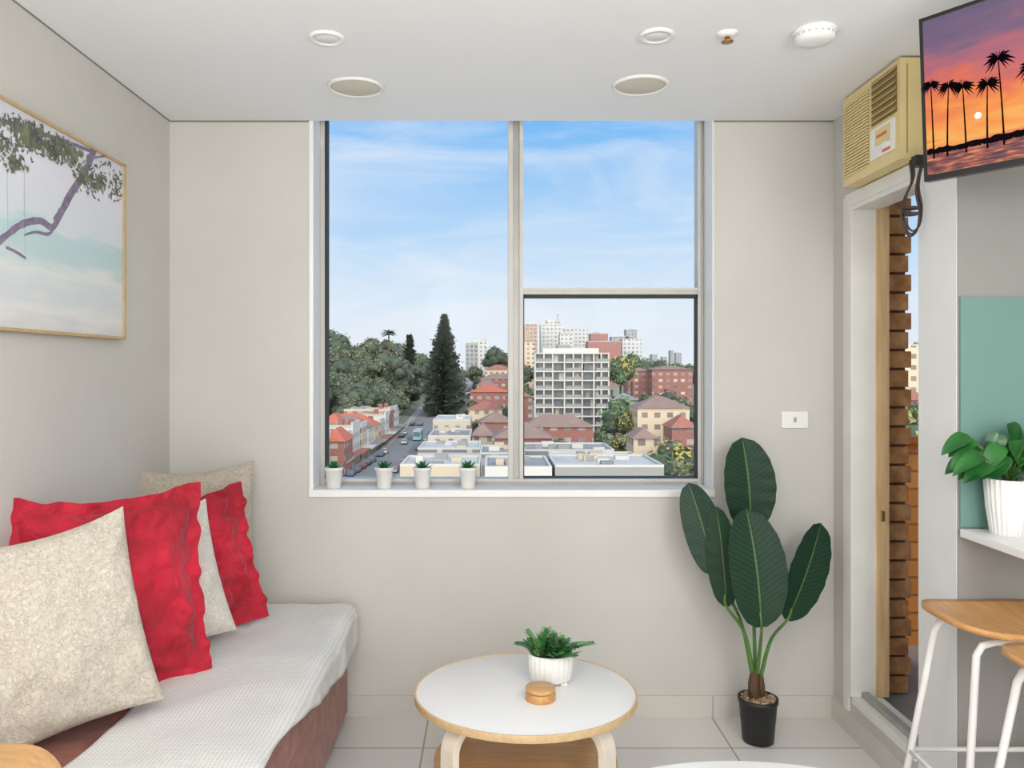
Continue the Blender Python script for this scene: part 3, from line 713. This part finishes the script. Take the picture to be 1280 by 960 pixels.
# ground
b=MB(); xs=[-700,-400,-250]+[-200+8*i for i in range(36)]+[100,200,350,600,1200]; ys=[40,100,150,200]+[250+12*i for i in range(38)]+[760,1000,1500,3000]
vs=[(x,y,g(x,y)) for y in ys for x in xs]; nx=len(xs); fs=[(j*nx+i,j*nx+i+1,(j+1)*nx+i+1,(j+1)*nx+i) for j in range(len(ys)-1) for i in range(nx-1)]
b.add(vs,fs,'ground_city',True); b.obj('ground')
def rx(y): return -28.5+(y-200)*0.036
def rz(y): return max(g(rx(y)-8.5,y),g(rx(y)+6,y))
b=MB(); 
yy=[120+15*i for i in range(40)]
for off0,off1,m_,dz in ((-8.5,8.5,'footpath',0.25),(-5.8,5.8,'asphalt',0.4)):
    vs=[];
    for y in yy:
        for o_ in (off0,off1): vs.append((rx(y)+o_,y,rz(y)+dz))
    b.add(vs,[(2*i,2*i+1,2*i+3,2*i+2) for i in range(len(yy)-1)],m_)
b.obj('street')
random.seed(31)
b=MB()
def car(x,y,m_,L=4.4,W=1.8,H=1.45):
    z=rz(y)+0.45
    b.box(x-W/2,x+W/2,y-L/2,y+L/2,z+0.3,z+0.85,m_); 
    vs=[(x-W/2,y-L*.35,z+.85),(x+W/2,y-L*.35,z+.85),(x+W/2,y+L*.28,z+.85),(x-W/2,y+L*.28,z+.85),(x-W*.4,y-L*.24,z+H),(x+W*.4,y-L*.24,z+H),(x+W*.4,y+L*.12,z+H),(x-W*.4,y+L*.12,z+H)]
    b.add(vs,[(0,1,5,4),(1,2,6,5),(2,3,7,6),(3,0,4,7)],'b_dark'); b.add(vs,[(4,5,6,7)],m_)
    for sx_ in (-1,1):
        for sy_ in (-0.3,0.3): b.box(x+sx_*W/2-0.1,x+sx_*W/2+0.1,y+L*sy_-0.32,y+L*sy_+0.32,z,z+0.6,'gasket')
y=165
while y<600:
    for o_ in (-4.7,4.7):
        if R()<0.5: car(rx(y)+o_,y+U(-.5,.5),random.choice(cols))
    if R()<0.2: car(rx(y)+random.choice((-1.7,1.7)),y,random.choice(cols))
    y+=7
b.obj('street_cars')
mat('bus_teal',C(120,186,198),0.4,0.05,1)
b=MB(); y=268; x=rx(y)+1.6; z=rz(y)+0.9; b.box(x-1.3,x+1.3,y,y+11,z,z+3,'bus_teal'); b.box(x-1.15,x+1.15,y-0.05,y,z+1.1,z+2.6,'b_dark'); b.box(x-1.32,x+1.32,y+0.5,y+10.5,z+1.3,z+2.3,'b_dark'); b.box(x-1.2,x+1.2,y+0.2,y+10.8,z-0.5,z,'gasket'); b.box(x-1.25,x+1.25,y,y+10.9,z+3,z+3.15,'roof_white'); b.obj('bus')

def building(name,px0,px1,ytop,d,depth,wall,roof='flat',rm='roof_grey',rh=2.5,zt=None):
    x0=(px0-612)*d/1000;x1=(px1-612)*d/1000; z1=(1.43-(ytop-460)*d/1000) if zt is None else zt
    z0=min(g(x0,d),g(x1,d),g(x0,d+depth))-1; b=MB()
    b.box(x0,x1,d,d+depth,z0,z1,wall)
    if roof=='flat':
        b.box(x0+0.4,x1-0.4,d+0.4,d+depth-0.4,z1,z1+0.05,rm)
        for (a,b_,c_,d_) in ((x0,x1,d,d+0.3),(x0,x1,d+depth-0.3,d+depth),(x0,x0+0.3,d+0.3,d+depth-0.3),(x1-0.3,x1,d+0.3,d+depth-0.3)): b.box(a,b_,c_,d_,z1,z1+0.35,'b_white' if wall!='w_brick' else 'b_brick')
        for k in range(3+int((x1-x0)/5)):
            if x1-x0<6: break
            ux=U(x0+1,x1-3); uy=U(d+1,d+depth-3) if depth>5 else d+1; b.box(ux,ux+U(1,2.4),uy,uy+U(1,2),z1,z1+U(0.4,1.1),random.choice(['b_grey','roof_grey','b_white','b_cream']))
    else: b.hip(x0,x1,d,d+depth,z1,rh,rm)
    return b.obj(name)
# skyline
building('tower_block',655,672,405,620,16,'w_brown'); building('tower_block',676,703,406,640,18,'w_white'); building('tower_block',683,700,400,655,12,'w_white'); building('tower_block',700,716,418,600,16,'w_white')
building('tower_block',703,735,411,660,18,'w_white'); building('tower_block',735,776,427,560,16,'w_redtower'); building('tower_block',738,760,417,600,12,'w_redtower'); building('tower_block',765,785,421,640,14,'w_grey')
building('tower_block',778,802,424,620,14,'w_white'); building('tower_block',783,796,412,640,12,'w_grey'); building('tower_block',582,597,429,560,14,'w_grey'); building('tower_block',590,611,426,600,14,'w_white'); building('tower_block',655,668,428,540,14,'w_cream')
building('tower_block',611,633,452,520,12,'w_brick','hip','roof_terra')
b=MB(); p=P(697,392,650); b.tube([(p.x,650,20),(p.x,650,p.z)],0.4,'b_grey',6); b.obj('antenna_mast')
for px0,px1,yt,d in ((800,812,447,900),(815,822,443,1400),(838,842,438,1800),(845,852,441,1900),(828,834,446,1700)): building('tower_block',px0,px1,yt,d,20,'w_grey')
# main block
b=MB(); d=262; x0=(668-612)*d/1000; x1=(762-612)*d/1000; zt=1.43-(441-460)*d/1000; zb=-25.5
b.box(x0+1.2,x1-0.2,d+1.6,d+16,zb,zt-0.2,'b_dark'); fh=2.95; z=zt
while z>zb:
    b.box(x0,x1,d,d+16,z-0.42,z,'b_white'); z-=fh
W_=x1-x0
for q in (0,0.12,0.24,0.40,0.52,0.64,0.80,0.90,1.0):
    xx=x0+q*(W_-0.5); b.box(xx,xx+0.45,d+0.1,d+3,zb,zt-0.1,'b_white')
z=zt-fh; random.seed(8)
while z>zb:
    for q0,q1 in ((0.0,0.24),(0.40,0.64),(0.80,1.0)): b.box(x0+q0*W_+0.5,x0+q1*W_-0.1,d+0.05,d+0.15,z,z+1.0,'b_grey')
    for q in range(6):
        if R()<0.5: xx=x0+U(0.02,0.9)*W_; b.box(xx,xx+U(0.8,2),d+1.5,d+1.65,z,z+2.3,random.choice(['b_grey','roof_white','b_cream','b_grey']))
    z-=fh
b.box(x0+3,x1-3,d+4,d+12,zt,zt+1.6,'b_white'); b.box(x0+8,x0+12,d+4,d+10,zt+1.6,zt+2.8,'b_grey')
b.obj('apartment_building')
# right side blocks
building('brick_apartments',785,815,464,400,14,'w_brick','hip','roof_brown',2); building('brick_apartments',815,866,462,390,16,'w_brick','hip','roof_brown',2)
building('cream_apartments',797,862,510,215,12,'w_cream','hip','roof_brown',3); building('cream_apartments',792,822,548,170,9,'w_cream','hip','roof_brown',2)
building('house',765,800,500,300,10,'w_grey','hip','roof_grey',2.5); building('house',840,872,535,200,10,'w_brick','hip','roof_terra',3)
# red roofs between street and main block
for px0,px1,yt,dd,w_,r_ in ((588,634,490,330,'w_brick','roof_orange'),(585,628,512,285,'w_cream','roof_terra'),(600,650,474,430,'w_brick','roof_brown'),(606,640,462,480,'w_cream','roof_terra'),(596,620,482,380,'w_cream','roof_brown'),(632,665,496,310,'w_brick','roof_terra'),(600,640,528,245,'w_brick','roof_brown'),(646,668,462,430,'w_cream','roof_brown')):
    building('house',px0,px1,yt,dd,13,w_,'hip',r_,3)
building('house',618,690,548,185,12,'w_brick','hip','roof_brown',3.5); building('house',655,742,534,205,10,'w_brick','hip','roof_brown',3.0); building('house',590,616,545,200,10,'w_shop','hip','roof_brown',3.0)
# near commercial roofs
building('commercial_building',541,588,526,235,24,'w_shop',rm='roof_white'); building('commercial_building',535,588,546,190,20,'w_shop',rm='roof_grey'); building('commercial_building',522,600,562,160,16,'w_glass',rm='roof_white')
building('commercial_building',655,768,564,150,14,'w_glass',rm='roof_grey'); building('commercial_building',600,656,568,140,14,'w_grey',rm='roof_grey')
building('commercial_building',500,600,583,118,12,'b_cream',rm='roof_white'); building('commercial_building',606,690,586,112,14,'b_white',rm='roof_grey'); building('commercial_building',694,830,584,112,14,'b_grey',rm='roof_white')
building('commercial_building',690,800,574,132,9,'b_white',rm='roof_grey')
# left terrace shops
random.seed(17)
y=172; i=0
styles=[('w_cream','hip','roof_orange'),('w_shop','flat','roof_grey'),('w_white','flat','roof_white'),('w_brick','flat','roof_grey'),('w_white','flat','roof_grey'),('w_shop','flat','roof_white'),('w_white','hip','roof_brown')]
while y<292:
    st=styles[i%7]; L=U(9,13); zt=g0(y)+U(8,10.5); x1=rx(y)-8.8; x0=x1-16
    b=MB(); b.box(x0,x1,y,y+L-0.3,-28,zt,st[0])
    if st[1]=='hip': b.hip(x0,x1,y,y+L-0.3,zt,3.2,st[2],0.3)
    else:
        b.box(x1-0.5,x1,y,y+L-0.3,zt,zt+1.5,'b_white')
        b.box(x0,x1-0.5,y,y+0.3,zt,zt+0.8,'b_cream'); b.box(x0+1,x1-2,y+1,y+L-1,zt,zt+0.2,st[2])
        for k in range(4): ux=U(x0+1,x1-4); uy=U(y+1,y+L-3); b.box(ux,ux+1.6,uy,uy+1.4,zt,zt+1.2,'b_grey')
        b.box(x1-4,x1-2.6,y+0.3,y+1.8,zt,zt+2.4,'b_brick')
    b.box(x1,x1+3.0,y,y+L-0.3,g0(y)+3.4,g0(y)+3.75,random.choice(['roof_grey','b_white','roof_grey','roof_terra']))
    b.obj('terrace_shop'); y+=L; i+=1
for px0,px1,yt,dd in ((404,430,552,190),(400,428,530,235)):
    building('house',px0,px1,yt,dd,12,'w_brick','hip','roof_orange',3)
# seen through the balcony door
building('cream_apartments',1122,1190,432,230,14,'w_cream',rm='roof_grey'); building('house',1110,1170,500,180,12,'w_brick','hip','roof_terra',3)

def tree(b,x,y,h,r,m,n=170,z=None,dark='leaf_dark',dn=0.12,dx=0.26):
    z=g(x,y) if z is None else z
    b.tube([(x,y,z-1),(x,y,z+h*0.5)],r*0.08,'trunk_brown',5)
    lobes=[(Vector((x,y,z+h-r*0.75)),r*0.75)]
    for k in range(5):
        a=U(0,6.28); lobes.append((Vector((x+math.cos(a)*r*0.55,y+math.sin(a)*r*0.55,z+h-r*U(0.8,1.5))),r*U(0.45,0.62)))
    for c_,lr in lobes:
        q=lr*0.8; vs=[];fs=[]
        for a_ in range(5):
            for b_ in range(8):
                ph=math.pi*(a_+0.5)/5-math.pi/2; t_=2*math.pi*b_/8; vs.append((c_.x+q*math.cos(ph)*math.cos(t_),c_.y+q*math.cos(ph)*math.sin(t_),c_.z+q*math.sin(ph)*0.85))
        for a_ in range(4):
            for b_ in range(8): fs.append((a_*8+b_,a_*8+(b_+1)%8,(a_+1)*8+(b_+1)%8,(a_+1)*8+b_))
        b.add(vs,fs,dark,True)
        for k in range(n//6):
            v=Vector((random.gauss(0,1),random.gauss(0,1)-0.3,random.gauss(0,1)+0.3)).normalized(); p=c_+Vector((v.x,v.y,v.z*0.85))*lr*U(0.8,1.08)
            nn=(v+Vector((U(-.6,.6),U(-.6,.6),U(-.3,.8)))).normalized(); t=nn.orthogonal().normalized(); t=Matrix.Rotation(U(0,6.28),3,nn)@t; s_=nn.cross(t); e=lr*U(dn,dx)
            b.add([p-t*e-s_*e*0.6,p+t*e-s_*e*0.5,p+t*e*0.7+s_*e*0.6,p-t*e*0.8+s_*e*0.5],[(0,1,2,3)],m,False)
random.seed(2)
b=MB(); cnt=0
while cnt<260:
    y=U(296,480); x=U(-0.25,-0.03)*y; r_=U(4,7)
    if x>rx(y)-9-r_: continue
    cnt+=1
    h=U(10,16)
    if x>-0.15*y and y>340: h=U(15,23); r_*=1.15
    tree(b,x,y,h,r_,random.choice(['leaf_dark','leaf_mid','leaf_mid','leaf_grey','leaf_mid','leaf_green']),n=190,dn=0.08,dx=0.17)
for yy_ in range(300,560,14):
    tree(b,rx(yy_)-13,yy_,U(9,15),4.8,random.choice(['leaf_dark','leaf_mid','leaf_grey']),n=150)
b.obj('park_trees')
def pine(b,x,y,h,r):
    z=g(x,y); b.tube([(x,y,z-1),(x,y,z+h)],[0.5,0.12],'trunk_brown',6)
    n=int(h*1.5)
    for k in range(n):
        f=k/(n-1); zz=z+h*(0.06+0.92*f); prof=min(1,(1-f)*1.35)**0.8
        rr=r*prof*U(0.72,1.12)+0.5
        for q in range(15):
            a=U(0,6.28); d=Vector((math.cos(a),math.sin(a),U(-0.05,0.35))); p=Vector((x,y,zz)); l=rr*U(0.55,1.1)
            b.leaf(p,d,(0,0,1),l,1.2+l*0.22,'leaf_pine',bend=U(-0.1,0.2),fold=-0.3,n=3,sm=1)
            b.leaf(p,d+Vector((0,0,-.15)),Vector((math.sin(a),-math.cos(a),0.3)),l*0.95,1.2+l*0.25,'leaf_pine',bend=0.1,fold=0.2,n=3,sm=1)
            e=p+d.normalized()*l
            for w_ in range(3): b.leaf(e-d*l*U(0,0.5),Vector((U(-1,1),U(-1,1),U(0,0.8))),(0,0.3,1),1.5,1.0,'leaf_pine' if R()<0.6 else 'leaf_dark',n=2,sm=1)
b=MB(); p=P(555,393,330); pine(b,p.x,330,p.z-g(p.x,330),9.5); b.obj('norfolk_pine')
b=MB(); p=P(512,419,360); pine(b,p.x,360,p.z-g(p.x,360),4.6); b.obj('norfolk_pine')
# umbrella-shaped bunya pine on the hill
b=MB(); p=P(486,412,380); z=g(p.x,380); b.tube([(p.x,380,z-1),(p.x,380,p.z)],0.35,'trunk_brown',6)
for q in range(60):
    a=U(0,6.28); d=Vector((math.cos(a),math.sin(a),U(-0.1,0.3))); b.leaf(Vector((p.x,380,p.z-U(0.2,2.5))),d,(0,0,1),U(2.5,4.5),1.4,'leaf_pine',bend=0.2,fold=-0.2,n=3,sm=1)
b.obj('bunya_pine')
b=MB()
T=[(776,440,350,7,'leaf_yellow'),(790,438,370,7,'leaf_green'),(765,448,340,6,'leaf_green'),(805,446,420,7,'leaf_green'),(825,446,430,7,'leaf_mid'),(845,450,430,7,'leaf_green'),(862,452,420,7,'leaf_mid'),
(775,492,240,6,'leaf_green'),(768,505,230,5,'leaf_green'),(784,512,225,4,'leaf_yellow'),(810,488,260,6,'leaf_green'),(850,492,290,6,'leaf_mid'),(866,500,250,6,'leaf_green'),(835,485,300,6,'leaf_dark'),
(838,545,165,5,'leaf_yellow'),(858,552,160,6,'leaf_yellow'),(845,568,135,4.5,'leaf_mid'),(868,578,130,5,'leaf_yellow'),(825,560,150,4,'leaf_green'),(815,578,135,3.5,'leaf_mid'),(750,535,215,4,'leaf_green'),(762,545,200,3.5,'leaf_mid'),(775,540,200,3,'leaf_yellow'),
(655,478,420,6,'leaf_green'),(640,470,460,6,'leaf_dark'),(600,468,480,6,'leaf_dark'),(618,430,520,9,'leaf_dark'),(626,436,500,8,'leaf_dark'),(592,455,500,6,'leaf_mid'),(660,455,420,6,'leaf_dark'),
(590,498,330,3.5,'leaf_mid'),(582,505,300,3.5,'leaf_dark'),(572,470,430,5,'leaf_dark'),(700,545,180,3,'leaf_green'),(592,524,260,3,'leaf_mid'),(630,505,290,4,'leaf_green'),
(1120,500,160,6,'leaf_yellow'),(1135,505,165,6,'leaf_green'),(1150,495,170,6,'leaf_green'),(1140,520,130,5,'leaf_yellow'),(1128,480,200,6,'leaf_green')]
for px,yt,dd,r_,m_ in T:
    x=(px-612)*dd/1000; z=g(x,dd); h=1.43-(yt-460)*dd/1000-z
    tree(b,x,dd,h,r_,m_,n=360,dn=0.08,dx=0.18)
for i in range(70):
    dd=U(600,900); x=U(-0.05,0.35)*dd; tree(b,x,dd,U(5,10),U(6,10),random.choice(['leaf_mid','leaf_dark','leaf_green']),n=50)
b.obj('street_trees')

# ---------------------------------------------------------------- world and lights
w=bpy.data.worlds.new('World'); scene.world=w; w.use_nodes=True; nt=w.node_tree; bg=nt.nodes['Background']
tc=nt.nodes.new('ShaderNodeTexCoord'); sp=nt.nodes.new('ShaderNodeSeparateXYZ'); nt.links.new(tc.outputs['Generated'],sp.inputs[0])
base_=ramp(nt,sp.outputs[2],[(0.0,C(230,239,247)),(0.06,C(222,235,247)),(0.14,C(192,222,249)),(0.30,C(118,186,246)),(0.6,C(110,170,235))])
mp=nt.nodes.new('ShaderNodeMapping'); mp.inputs['Scale'].default_value=(1.2,0.6,4.5); mp.inputs['Rotation'].default_value=(0,0.25,0.3); nt.links.new(tc.outputs['Generated'],mp.inputs[0])
n=nt.nodes.new('ShaderNodeTexNoise'); n.inputs['Scale'].default_value=2.6; n.inputs['Detail'].default_value=8; n.inputs['Roughness'].default_value=0.6; n.inputs['Distortion'].default_value=0.7; nt.links.new(mp.outputs[0],n.inputs['Vector'])
cf=ramp(nt,n.outputs['Fac'],[(0.42,(0,0,0,1)),(0.75,(0.7,0.7,0.7,1))])
mx=nt.nodes.new('ShaderNodeMix'); mx.data_type='RGBA'; nt.links.new(cf,mx.inputs['Factor']); nt.links.new(base_,mx.inputs['A']); mx.inputs['B'].default_value=C(240,244,250)
# extra sky brightness added behind the viewer to light the room's open back
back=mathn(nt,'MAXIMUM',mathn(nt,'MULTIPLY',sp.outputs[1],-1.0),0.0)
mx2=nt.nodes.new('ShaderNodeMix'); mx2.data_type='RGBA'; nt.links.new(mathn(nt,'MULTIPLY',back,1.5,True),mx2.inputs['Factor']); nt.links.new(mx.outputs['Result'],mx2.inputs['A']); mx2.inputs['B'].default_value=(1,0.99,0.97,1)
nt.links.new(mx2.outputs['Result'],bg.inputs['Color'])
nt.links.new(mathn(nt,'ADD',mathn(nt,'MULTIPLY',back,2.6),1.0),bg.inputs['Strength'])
sd=bpy.data.lights.new('sun','SUN'); sd.energy=1.4; sd.angle=math.radians(3); sd.color=(1,0.93,0.82); so=bpy.data.objects.new('sun',sd); scene.collection.objects.link(so)
so.rotation_euler=Vector((-0.65,0.5,-0.8)).to_track_quat('-Z','Y').to_euler()
for i,(x,y) in enumerate([(-0.3,0.6),(1.1,0.5),(0.5,-1.2)]):  # unseen fill lights hung in mid-air, added to brighten the room
    l=bpy.data.lights.new('fill_lamp','POINT'); l.energy=36; l.shadow_soft_size=0.25; l.color=(1,0.99,0.975); o=bpy.data.objects.new('fill_lamp',l); o.location=(x,y,1.85); scene.collection.objects.link(o)

# camera
cd=bpy.data.cameras.new('camera'); cd.sensor_width=36; cd.lens=1000/1280*36; cd.shift_x=28/1280; cd.shift_y=-20/1280; cd.clip_end=5000; cd.clip_start=0.05
co=bpy.data.objects.new('camera',cd); co.location=(0,0,1.43); co.rotation_euler=(math.radians(90),0,0); scene.collection.objects.link(co); scene.camera=co
